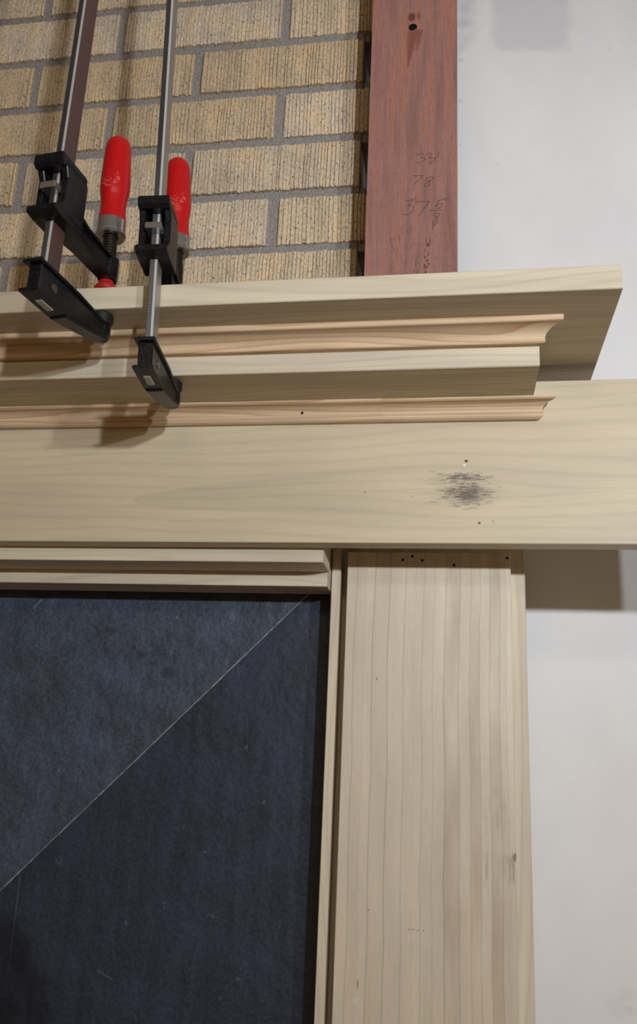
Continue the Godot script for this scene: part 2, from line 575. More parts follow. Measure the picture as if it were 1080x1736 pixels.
# rough red-stained cleat with a nail hole, a drip and pencilled sums; covers x 0.2148..0.3047, y 0.46..-0.1256
func make_redwood() -> void:
	var w := 360
	var h := 2040
	var z := 0.05
	var x0 := 0.2148
	var x1 := 0.3047
	var y1 := 0.46
	var y0 := -0.1256
	var px := PackedByteArray()
	px.resize(w * h * 3)
	var fine := noise(51, 0.25, 3)
	var band := noise(53, 0.012, 2)
	var cross := noise(55, 0.12, 2)
	var pores := noise(57, 0.2, 2)
	for y in h:
		for x in w:
			var b := band.get_noise_2d(x * 1.7, y * 0.12)
			var g := 1.0 + fine.get_noise_2d(x, y * 0.02) * 0.1 + b * 0.16 + cross.get_noise_2d(x * 0.05, y) * 0.022
			var p := pores.get_noise_2d(x * 1.3, y * 0.08 + 40.0)
			var c := Color(0.605 * g, 0.435 * g, 0.392 * g)
			c = c.lerp(Color(0.57 * g, 0.36 * g, 0.28 * g), smoothstep(0.05, 0.5, b) * 0.5)
			c = c.lerp(Color(0.30, 0.19, 0.16), smoothstep(0.32, 0.6, p) * 0.3)
			store(px, (y * w + x) * 3, c)
	var img := Image.create_from_data(w, h, false, Image.FORMAT_RGB8, px)
	var uvp := func(u: float, v: float) -> Vector2:
		var q := at(u, v, z)
		return Vector2((q.x - x0) / (x1 - x0) * w, (y1 - q.y) / (y1 - y0) * h)
	# drip below the nail hole, rust above it
	var drip := Color(0.47, 0.235, 0.19)
	for k in 26:
		var f := k / 25.0
		var a: Vector2 = uvp.call(701.0 - 10.0 * f, 52.0 + 60.0 * f)
		dab(img, a.x, a.y, 32.0 * (1.0 - f) + 4.0, 14.0, drip, 0.28)
	for k in 12:
		var f := k / 11.0
		var a: Vector2 = uvp.call(712.0 - 5.0 * f, 52.0 + 32.0 * f)
		dab(img, a.x, a.y, 14.0 * (1.0 - f) + 4.0, 12.0, drip, 0.3)
	var up: Vector2 = uvp.call(698.0, 29.0)
	dab(img, up.x, up.y, 20.0, 26.0, Color(0.3, 0.14, 0.1), 0.7)
	up = uvp.call(710.0, 27.0)
	dab(img, up.x, up.y, 9.0, 26.0, Color(0.48, 0.2, 0.13), 0.6)
	# pencil: 33 / 78 / 37 5/8
	var strokes := [
		[[480, 235], [520, 218], [560, 222], [530, 262], [560, 268], [577, 285], [545, 318], [505, 332], [468, 322]],
		[[600, 226], [640, 210], [664, 218], [630, 272], [690, 270], [707, 285], [680, 318], [640, 336], [615, 330]], [[748, 195], [740, 240], [738, 275]],
		[[425, 486], [480, 490], [550, 486], [500, 540], [440, 600]],
		[[684, 506], [622, 506], [582, 532], [598, 552], [640, 549], [600, 580], [572, 606], [588, 624], [628, 606], [640, 577], [648, 548], [690, 503]],
		[[352, 796], [400, 788], [436, 778], [400, 820], [372, 852], [420, 850], [446, 866], [430, 920], [380, 958], [320, 966], [290, 944]],
		[[466, 742], [464, 836]], [[480, 806], [560, 800], [632, 800], [590, 860], [540, 920], [500, 985]],
		[[852, 768], [800, 776], [738, 792], [722, 830], [704, 868], [760, 826], [784, 832], [786, 856], [750, 886], [700, 886]],
		[[638, 912], [720, 910], [790, 904]],
		[[758, 944], [716, 940], [680, 962], [694, 984], [728, 990], [700, 1030], [670, 1066], [684, 1090], [718, 1068], [730, 1030], [728, 990], [750, 966], [766, 948]]]
	for st in strokes:
		var pts := []
		for p in st:
			pts.append(uvp.call(640.0 + p[0] * 0.13889, 230.0 + p[1] * 0.13889))
		stroke(img, pts, 2.2, Color(0.22, 0.15, 0.14), 0.4)
	# dark saw flecks low on the board
	var rng := RandomNumberGenerator.new()
	rng.seed = 12
	for i in 70:
		var q: Vector2 = uvp.call(rng.randf_range(660.0, 740.0), rng.randf_range(380.0, 466.0))
		dab(img, q.x, q.y, 2.2, rng.randf_range(5.0, 18.0), Color(0.30, 0.17, 0.13), rng.randf() * 0.6)
	for i in 18:
		var q: Vector2 = uvp.call(723.0 + rng.randf_range(-4, 4), rng.randf_range(408.0, 464.0))
		dab(img, q.x, q.y, 6.0, 7.0, Color(0.3, 0.18, 0.12), rng.randf() * 0.7)
	textured("redwood", img, 0.6)

func make_masonry() -> void:
	# four firings of the same rough ribbed brick: speckle and pits only, the ribs are modelled
	var tones := [Color(0.82, 0.745, 0.625), Color(0.79, 0.705, 0.575), Color(0.83, 0.765, 0.665), Color(0.80, 0.735, 0.63)]
	for k in 4:
		var w := 320
		var h := 120
		var px := PackedByteArray()
		px.resize(w * h * 3)
		var sp := noise(61 + k, 0.22, 3)
		var pit := noise(81 + k, 0.16, 2)
		var tone := noise(91 + k, 0.016, 2)
		for y in h:
			for x in w:
				var s := sp.get_noise_2d(x * 1.2, y * 0.5)
				var t := tone.get_noise_2d(x, y * 0.6)
				var g := 1.0 + s * 0.16 + t * 0.08
				var c: Color = Color(tones[k].r * g, tones[k].g * g, tones[k].b * g)
				c = c.lerp(Color(0.80 * g, 0.64 * g, 0.42 * g), smoothstep(0.12, 0.5, t) * 0.22)
				c = c.lerp(Color(0.24, 0.18, 0.13), smoothstep(0.46, 0.7, pit.get_noise_2d(x * 1.4, y * 0.8)) * 0.8)
				store(px, (y * w + x) * 3, c)
		textured("brick_%d" % k, Image.create_from_data(w, h, false, Image.FORMAT_RGB8, px), 0.85)
	var mimg := noise(95, 0.09, 4).get_seamless_image(256, 256)
	mimg.convert(Image.FORMAT_RGB8)
	var d := mimg.get_data()
	for i in range(0, d.size(), 3):
		var g := 0.88 + 0.24 * d[i] / 255.0
		store(d, i, Color(0.565 * g, 0.54 * g, 0.515 * g))
	var rel := noise(96, 0.12, 4).get_seamless_image(256, 256)
	rel.convert(Image.FORMAT_RGBA8)
	var m := textured("mortar", Image.create_from_data(256, 256, false, Image.FORMAT_RGB8, d), 0.9, rel, 3.0)
	m.uv1_triplanar = true
	m.uv1_scale = Vector3(9, 9, 9)

func make_drywall() -> void:
	# skim-coated plasterboard; covers x 0.26..1.06, y 0.5..-0.7
	var w := 640
	var h := 960
	var px := PackedByteArray()
	px.resize(w * h * 3)
	var a := noise(101, 0.006, 3)
	var b := noise(103, 0.03, 3)
	for y in h:
		for x in w:
			var g := 1.0 + a.get_noise_2d(x * 1.5, y * 0.6) * 0.022 + b.get_noise_2d(x, y * 0.7) * 0.008
			var t := a.get_noise_2d(x + 300.0, y) * 0.008
			store(px, (y * w + x) * 3, Color((0.90 + t) * g, 0.895 * g, (0.885 - t) * g))
	var img := Image.create_from_data(w, h, false, Image.FORMAT_RGB8, px)
	var uvp := func(u: float, v: float) -> Vector2:
		var q := at(u, v, -0.105)
		return Vector2((q.x - 0.26) / 0.8 * w, (0.5 - q.y) / 1.2 * h)
	var rng := RandomNumberGenerator.new()
	rng.seed = 8
	# thin bare patch of grey primer with ragged edges at the top, and bare paper beside the cleat
	for i in 700:
		var u := rng.randf_range(838, 962)
		var v := rng.randf_range(-60, 82)
		var p: Vector2 = uvp.call(u, v)
		dab(img, p.x, p.y, 8, 8, Color(0.845, 0.83, 0.84), 0.07)
	for i in 60:
		var v := rng.randf_range(-60, 92)
		var p: Vector2 = uvp.call(rng.randf_range(776, 802 - maxf(0.0, v - 60.0)), v)
		dab(img, p.x, p.y, 7, 7, Color(0.81, 0.80, 0.80), 0.2)
	for m in [[780, 170, 3, 0.25], [780, 100, 3, 0.25], [779, 245, 2, 0.2], [843, 278, 3, 0.1], [1032, 82, 3, 0.12], [1045, 1703, 10, 0.07], [1062, 1684, 6, 0.08], [1068, 1712, 5, 0.1]]:
		var p: Vector2 = uvp.call(m[0], m[1])
		dab(img, p.x, p.y, m[2], m[2], Color(0.66, 0.64, 0.62), m[3])
	textured("drywall", img, 0.75)

func make_handle_paint() -> void:
	var w := 256
	var h := 256
	var px := PackedByteArray()
	px.resize(w * h * 3)
	var b := noise(113, 0.1, 3)
	for y in h:
		for x in w:
			var c := Color(0.74, 0.075, 0.09)
			var n := b.get_noise_2d(x, y)
			c = c.lerp(Color(0.66, 0.4, 0.36), smoothstep(0.42, 0.6, n) * 0.35)
			store(px, (y * w + x) * 3, c)
	var img := Image.create_from_data(w, h, false, Image.FORMAT_RGB8, px)
	# chipped paint: bare scuffs on the swell of the grip
	var rng := RandomNumberGenerator.new()
	rng.seed = 19
	for i in 40:
		dab(img, rng.randf_range(30, 100), rng.randfn(140, 8), rng.randf_range(1, 7), rng.randf_range(1, 3), Color(0.86, 0.62, 0.57), rng.randf_range(0.2, 0.7))
	textured("handle_paint", img, 0.3)

# ---------------------------------------------------------------- room
func build_room() -> void:
	var plaster := mat("plaster", Color(0.72, 0.69, 0.65), 0.85)
	var lo := Vector3(-2.2, -Y0, -0.25)
	var hi := Vector3(5.9, 0.985, 5.8)
	var shell := [
		["wall_left", Vector3(lo.x - 0.12, lo.y, lo.z), Vector3(lo.x, hi.y, hi.z), plaster],
		["wall_right", Vector3(hi.x, lo.y, lo.z), Vector3(hi.x + 0.12, hi.y, hi.z), plaster],
		["wall_rear", Vector3(lo.x, lo.y, hi.z), Vector3(hi.x, hi.y, hi.z + 0.12), plaster],
		["ceiling", Vector3(lo.x - 0.12, hi.y, lo.z), Vector3(hi.x + 0.12, hi.y + 0.12, hi.z + 0.12), mat("ceiling_white", Color(0.8, 0.78, 0.75), 0.9)],
		["floor", Vector3(lo.x - 0.12, lo.y - 0.12, lo.z), Vector3(hi.x + 0.12, lo.y, hi.z + 0.12), mat("floor_boards", Color(0.68, 0.59, 0.48), 0.6)]]
	for w in shell:
		var s := mesh()
		box(s, w[1], w[2], 0.001)
		structure(single(w[0], s, w[3]))
	# plasterboard to the right of the chimney breast
	var d := mesh()
	var x0 := 0.26
	var p := rect(-0.25, -0.105, -Y0, hi.y, 0.0005)
	prism(d, "x", p, x0, hi.x, Vector4(1.0 / 0.8, 1.0 / 1.2, -x0 / 0.8, -(hi.y - 0.5) / 1.2))
	structure(single("wall_front", d, mats["drywall"]), "white skim-coated plasterboard wall beside the brick")

# ---------------------------------------------------------------- brickwork
func rib_brick(length: float, height: float, depth: float, k: int, seed_value: int) -> ArrayMesh:
	var rng := RandomNumberGenerator.new()
	rng.seed = seed_value
	var s := mesh()
	# columns across the face: narrow raked grooves of uneven width and depth
	var xs := [0.0]
	var zs := [-0.0016]
	var x := rng.randf_range(0.001, 0.002)
	while x < length - 0.006:
		var land := rng.randf_range(0.0018, 0.0042)
		var top := rng.randf_range(-0.0004, 0.0004)
		xs.append(x); zs.append(top)
		xs.append(minf(x + land, length - 0.003)); zs.append(top + rng.randf_range(-0.0003, 0.0003))
		xs.append(minf(x + land + 0.0005, length - 0.0025)); zs.append(-rng.randf_range(0.0011, 0.0027))
		x += land + rng.randf_range(0.0009, 0.0014)
	xs.append(length - 0.0012); zs.append(0.0)
	xs.append(length); zs.append(-0.0016)
	var n := xs.size()
	var rows := 7
	var grid := []
	for j in rows:
		var row := []
		for i in n:
			var f := float(j) / (rows - 1)
			var y := f * height
			var rag := 0.0
			if j == 0:
				rag = rng.randf_range(-0.0016, 0.0008)
			elif j == rows - 1:
				rag = rng.randf_range(-0.0008, 0.0008)
			var dz: float = zs[i] + rng.randf_range(-0.0003, 0.0003)
			if j == 0 or j == rows - 1:
				dz -= 0.0012
			var sway := sin(f * 3.0 + i * 0.05) * 0.0004
			row.append(Vector3(xs[i] + (sway if i > 1 and i < n - 2 else 0.0), y + rag, dz))
		grid.append(row)
	for j in rows - 1:
		for i in n - 1:
			var a: Vector3 = grid[j][i]
			var b: Vector3 = grid[j][i + 1]
			var c: Vector3 = grid[j + 1][i + 1]
			var d: Vector3 = grid[j + 1][i]
			for t in [[a, b, c], [a, c, d]]:
				var nn: Vector3 = (t[1] - t[0]).cross(t[2] - t[0]).normalized()
				tri(s, t[0], t[1], t[2], nn, nn, nn, Vector2(t[0].x / 0.21, t[0].y / 0.075), Vector2(t[1].x / 0.21, t[1].y / 0.075), Vector2(t[2].x / 0.21, t[2].y / 0.075))
	# top, bottom and ends
	for i in n - 1:
		for e in 2:
			var a: Vector3 = grid[0 if e == 0 else rows - 1][i]
			var b: Vector3 = grid[0 if e == 0 else rows - 1][i + 1]
			var nn := Vector3.DOWN if e == 0 else Vector3.UP
			quad(s, [a, b, Vector3(b.x, b.y, -depth), Vector3(a.x, a.y, -depth)], nn, [Vector2(a.x / 0.21, 0), Vector2(b.x / 0.21, 0), Vector2(b.x / 0.21, 0.6), Vector2(a.x / 0.21, 0.6)])
	for j in rows - 1:
		for e in 2:
			var a: Vector3 = grid[j][0 if e == 0 else n - 1]
			var b: Vector3 = grid[j + 1][0 if e == 0 else n - 1]
			var nn := Vector3.LEFT if e == 0 else Vector3.RIGHT
			quad(s, [a, b, Vector3(b.x, b.y, -depth), Vector3(a.x, a.y, -depth)], nn, [Vector2(0, a.y / 0.075), Vector2(0, b.y / 0.075), Vector2(0.6, b.y / 0.075), Vector2(0.6, a.y / 0.075)])
	var m := s.commit()
	m.surface_set_material(0, mats["brick_%d" % k])
	return m

func build_brick_wall() -> void:
	var wall := Node3D.new()
	wall.name = "wall_back"
	add_child(wall)
	wall.position = Vector3(0, Y0, 0)
	structure(wall, "chimney breast of tan ribbed bricks with grey mortar joints")
	var pitch := 0.2032
	var course := 0.06889
	var ox := -0.09648
	var oy := 0.39697
	var length := pitch - 0.0112
	var height := course - 0.0118
	var s := mesh()
	prism(s, "y", [Vector2(-2.2, -0.0755), Vector2(0.1999, -0.0755), Vector2(0.1999, -0.2), Vector2(0.26, -0.2), Vector2(0.26, -0.25), Vector2(-2.2, -0.25)], -Y0, 0.985)
	part("masonry_core", s, mat("core", Color(0.56, 0.53, 0.49), 0.95), wall)
	s = mesh()
	box(s, Vector3(-2.2, -0.235, -0.0755), Vector3(0.2, 0.985, -0.0045), 0.001)
	part("mortar_bed", s, mats["mortar"], wall)
	var shapes := []
	for k in 8:
		shapes.append(rib_brick(length, height, 0.05, k % 4, 200 + k))
	var rng := RandomNumberGenerator.new()
	rng.seed = 77
	for row in range(-8, 9):
		var y := oy - (row + 1) * course + 0.0059
		var odd := absi(row) % 2
		for m in range(-4, 2):
			var j := 2 * m + odd
			var x := ox + j * pitch * 0.5 + 0.0056
			if x > 0.21 or (odd == 1 and m == 1 and x > 0.15):
				continue
			var b := MeshInstance3D.new()
			b.mesh = shapes[rng.randi() % shapes.size()]
			b.name = "brick"
			wall.add_child(b, true)
			b.position = Vector3(x + rng.randf_range(-0.0008, 0.0008), y + rng.randf_range(-0.0007, 0.0007), rng.randf_range(-0.0008, 0.0008))
			b.rotation.z = rng.randf_range(-0.003, 0.003)
			if odd == 1 and m == 0:
				b.scale.x = 0.986
		if odd == 1:
			var light_stop_bat := MeshInstance3D.new()  # unseen bat, added behind the cleat to block light from the right
			light_stop_bat.mesh = shapes[rng.randi() % shapes.size()]
			light_stop_bat.name = "brick"
			wall.add_child(light_stop_bat, true)
			light_stop_bat.position = Vector3(0.246, y, -0.001)
			light_stop_bat.scale.x = 0.295
	# mortar squeezed out past the toothed edge
	for row in range(-8, 9):
		var y := oy - (row + 1) * course
		s = mesh()
		box(s, Vector3(0.2001, y - 0.0052, -0.06), Vector3(0.206 + 0.008 * rng.randf(), y + 0.0052, -0.007), 0.001)
		part("mortar_joint", s, mats["mortar"], wall)
		s = mesh()
		box(s, Vector3(0.235, y - 0.0052, -0.06), Vector3(0.302, y + 0.0052, -0.007), 0.001)  # unseen joint, added with the bats to keep light out of the pocket
		part("mortar_joint", s, mats["mortar"], wall)

# ---------------------------------------------------------------- boards
func board_x(called: String, x0: float, x1: float, y0: float, y1: float, z0: float, z1: float, m: Material, uvm: Vector4, label: String, category := "board", group := "", c := 0.0006) -> MeshInstance3D:
	var s := mesh()
	prism(s, "x", rect(z0, z1, y0, y1, c), x0, x1, uvm)
	var o := single(called, s, m)
	tag(o, label, category, group)
	return o

func build_boards() -> void:
	var poplar: Material = mats["poplar"]
	# texture scale of the plain poplar: 0.72 m along, 0.28 m across
	var pu := 1.0 / 0.72
	var pv := 1.0 / 0.28
	# red cleat
	var s := mesh()
	var zc := 0.05
	var x0 := 0.2148
	var x1 := 0.3047
	var sec := [Vector2(x0, zc), Vector2(x1, zc), Vector2(x1, 0.012), Vector2(x0, 0.012)]
	prism(s, "y", sec, SHELF_TOP + 0.0002, 0.46, Vector4(-1.0 / 0.5856, 1.0 / (x1 - x0), 0.46 / 0.5856, 0.0), 0.0, 0.0, true)
	var red := thing("cleat_board", "red-stained rough vertical board with pencilled numbers, standing on the mantel shelf", "board", Vector3(0.26, SHELF_TOP, 0.03))
	var rp := part("plank", s, mats["redwood"], red)
	rp.position = -Vector3(0.26, SHELF_TOP, 0.03)
	s = mesh()
	lathe(s, [Vector2(0, 0.0), Vector2(0.0042, 0.0), Vector2(0.0047, -0.0004), Vector2(0.0047, -0.002)], Vector3.ZERO, 20)
	var nail := part("nail_head", s, mat("nail", Color(0.03, 0.028, 0.03), 0.4, 0.3), red, "black countersunk nail head")
	nail.position = at(700, 46, zc) + Vector3(0, 0, 0.0003) - Vector3(0.26, SHELF_TOP, 0.03)
	nail.rotation.x = PI / 2

	# mantel shelf
	board_x("mantel_shelf", LEFT, 0.41844, SHELF_LOW, SHELF_TOP, 0.0012, 0.22477, poplar, Vector4(pu, pv, 0.36, 0.02), "wide pale poplar shelf board on top of the mantel, gripped by both clamps", "shelf")
	# cove moulding under the shelf
	var y1 := SHELF_LOW - 0.0001
	var cove := [Vector2(0.1917, y1), Vector2(0.1917, y1 - 0.0042), Vector2(0.1909, y1 - 0.0048)]
	for i in 9:
		var a := PI * 0.5 * i / 8.0
		cove.append(Vector2(0.1903 - 0.0112 * sin(a), y1 - 0.0135 + 0.0086 * cos(a)))
	cove.append_array([Vector2(0.1794, y1 - 0.0142), Vector2(0.1793, y1 - 0.0158), Vector2(0.1786, y1 - 0.0166), Vector2(0.152, y1 - 0.0166), Vector2(0.152, y1)])
	s = mesh()
	prism(s, "x", cove, LEFT, 0.3819, Vector4(1.0 / 0.5, 1.0 / 0.038, 0.22, 0.1), 1.0, 0.1917)
	tag(single("cove_moulding", s, mats["pine"]), "pine cove moulding tucked under the mantel shelf with a mitred end", "moulding")
	# board below the cove, rounded at its end
	board_x("bed_board", LEFT, 0.3654, BED_LOW, -0.1614, 0.1043, 0.1744, poplar, Vector4(pu, pv, 0.40, 0.42), "narrow pale poplar board between the two pine mouldings", "board", "", 0.0008)
	# ogee under it
	var t := BED_LOW - 0.0001
	var og := [Vector2(0.1206, t), Vector2(0.1208, t - 0.0018), Vector2(0.1196, t - 0.0027)]
	for i in 7:
		var a := PI * 0.5 * i / 6.0
		og.append(Vector2(0.1188 - 0.0085 * sin(a), t - 0.0095 + 0.0066 * cos(a)))
	og.append_array([Vector2(0.1108, t - 0.0104), Vector2(0.1113, t - 0.0116), Vector2(0.1112, t - 0.0138), Vector2(0.1103, t - 0.015)])
	og.append_array([Vector2(0.1082, t - 0.0161), Vector2(0.1042, t - 0.0161), Vector2(0.1042, t)])
	s = mesh()
	prism(s, "x", og, LEFT, 0.3834, Vector4(1.0 / 0.62, 1.0 / 0.03, 0.61, 0.45), 1.0, 0.1206)
	var ogo := thing("ogee_moulding", "pine ogee moulding against the wide frieze board with a mitred end", "moulding", Vector3(0.0, t - 0.0161, 0.11))
	var og_part := part("moulding_strip", s, mats["pine"], ogo)
	og_part.position = -Vector3(0.0, t - 0.0161, 0.11)
	s = mesh()
	box(s, Vector3(-0.0009, -0.0009, -0.0004), Vector3(0.0009, 0.0009, 0.0003), 0.0002)
	var hole := part("nail_head", s, mat("nail", Color(0.03, 0.028, 0.03), 0.4, 0.3), ogo, "small dark nail head")
	hole.position = Vector3(at(512, 700, 0.1135).x, t - 0.008, 0.1118) - Vector3(0.0, t - 0.0161, 0.11)
	# frieze
	s = mesh()
	prism(s, "x", rect(0.085, ZF, FRIEZE_LOW, FRIEZE_TOP, 0.0006), LEFT, 0.561, Vector4(1.0 / 0.9, 1.0 / (FRIEZE_TOP - FRIEZE_LOW), 0.35 / 0.9, 0.0))
	tag(single("frieze_board", s, mats["frieze_wood"]), "widest pale poplar board, horizontal, with a grey burn mark, above the pilaster", "board")
	# stepped header pieces over the slate
	board_x("header_board", LEFT, 0.1918, -0.3114, -0.235, 0.0459, 0.0848, poplar, Vector4(pu, pv, 0.52, 0.51), "upper stepped header board just below the wide frieze board", "board")
	board_x("header_board", LEFT, 0.1903, -0.3243, -0.25, 0.0086, 0.0456, poplar, Vector4(pu, pv, 0.6, 0.72), "lower stepped header board directly above the dark slate", "board")
	# pilaster: face board, edge board, backing board, stop strip
	var low := -Y0 + 0.0005
	s = mesh()
	var c := 0.0006
	var face_h := 0.385
	var fx0 := 0.2067
	var fx1 := 0.35
	prism(s, "y", [Vector2(fx0 + c, 0.036), Vector2(fx1 - c, 0.036), Vector2(fx1, 0.036 - c), Vector2(fx1, 0.0192), Vector2(fx0, 0.0192), Vector2(fx0, 0.036 - c)], low, -0.2907, Vector4(-1.0 / face_h, 1.0 / (fx1 - fx0), -0.2907 / face_h, 0.0), 0.0, 0.0, true)
	var pil := thing("pilaster_face_board", "broad upright poplar board with straight dark grain lines under the frieze", "board", Vector3(0.279, low, 0.028))
	var pp := part("plank", s, mats["pilaster_wood"], pil)
	pp.position = -Vector3(0.279, low, 0.028)
	for q in [[699, 943], [683, 949], [716, 950], [770, 958], [860, 946]]:
		s = mesh()
		lathe(s, [Vector2(0, 0.0), Vector2(0.0012, 0.0), Vector2(0.0014, -0.0003), Vector2(0.0014, -0.001)], Vector3.ZERO, 10)
		var nh := part("nail_head", s, mat("nail", Color(0.03, 0.028, 0.03), 0.4, 0.3), pil)
		nh.position = at(q[0], q[1], 0.036) + Vector3(0, 0, 0.0002) - Vector3(0.279, low, 0.028)
		nh.rotation.x = PI / 2
	s = mesh()
	prism(s, "y", [Vector2(0.215 + c, 0.019), Vector2(0.3633 - c, 0.019), Vector2(0.3633, 0.019 - c), Vector2(0.3633, -0.0595), Vector2(0.215, -0.0595), Vector2(0.215, 0.019 - c)], low, -0.235, Vector4(pu, pv, 0.2, 0.35))
	tag(single("pilaster_edge_board", s, poplar), "thick poplar board behind the broad upright board, its edge showing beside the white wall", "board")
	s = mesh()
	prism(s, "y", [Vector2(0.1944, 0.008), Vector2(0.2148, 0.008), Vector2(0.2148, -0.0595), Vector2(0.1944, -0.0595)], low, -0.235, Vector4(pu, pv, 0.7, 0.1))
	tag(single("pilaster_backing_board", s, poplar), "backing board glimpsed in the narrow gap beside the upright face board", "board")
	s = mesh()
	prism(s, "y", [Vector2(0.1914 + c, 0.027), Vector2(0.1995 - c, 0.027), Vector2(0.1995, 0.027 - c), Vector2(0.1995, 0.0083), Vector2(0.1914, 0.0083), Vector2(0.1914, 0.027 - c)], low, -0.285, Vector4(pu, pv, 0.4, 0.62))
	tag(single("stop_strip", s, poplar), "thin upright poplar strip at the edge of the slate", "trim strip")

# ---------------------------------------------------------------- slate surround
func slate_image(k: int, base: Color) -> Image:
	var w := 820
	var h := 900
	var px := PackedByteArray()
	px.resize(w * h * 3)
	var a := noise(121 + k, 0.006, 4)
	var b := noise(131 + k, 0.1, 3)
	var streak := noise(141 + k, 0.012, 3)
	for y in h:
		for x in w:
			var cloud := a.get_noise_2d(x, y)
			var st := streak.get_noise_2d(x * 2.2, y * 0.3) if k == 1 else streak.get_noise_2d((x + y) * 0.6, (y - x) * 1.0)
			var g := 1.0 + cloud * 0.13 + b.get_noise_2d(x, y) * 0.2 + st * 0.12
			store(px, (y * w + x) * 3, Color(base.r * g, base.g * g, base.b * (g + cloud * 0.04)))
	return Image.create_from_data(w, h, false, Image.FORMAT_RGB8, px)

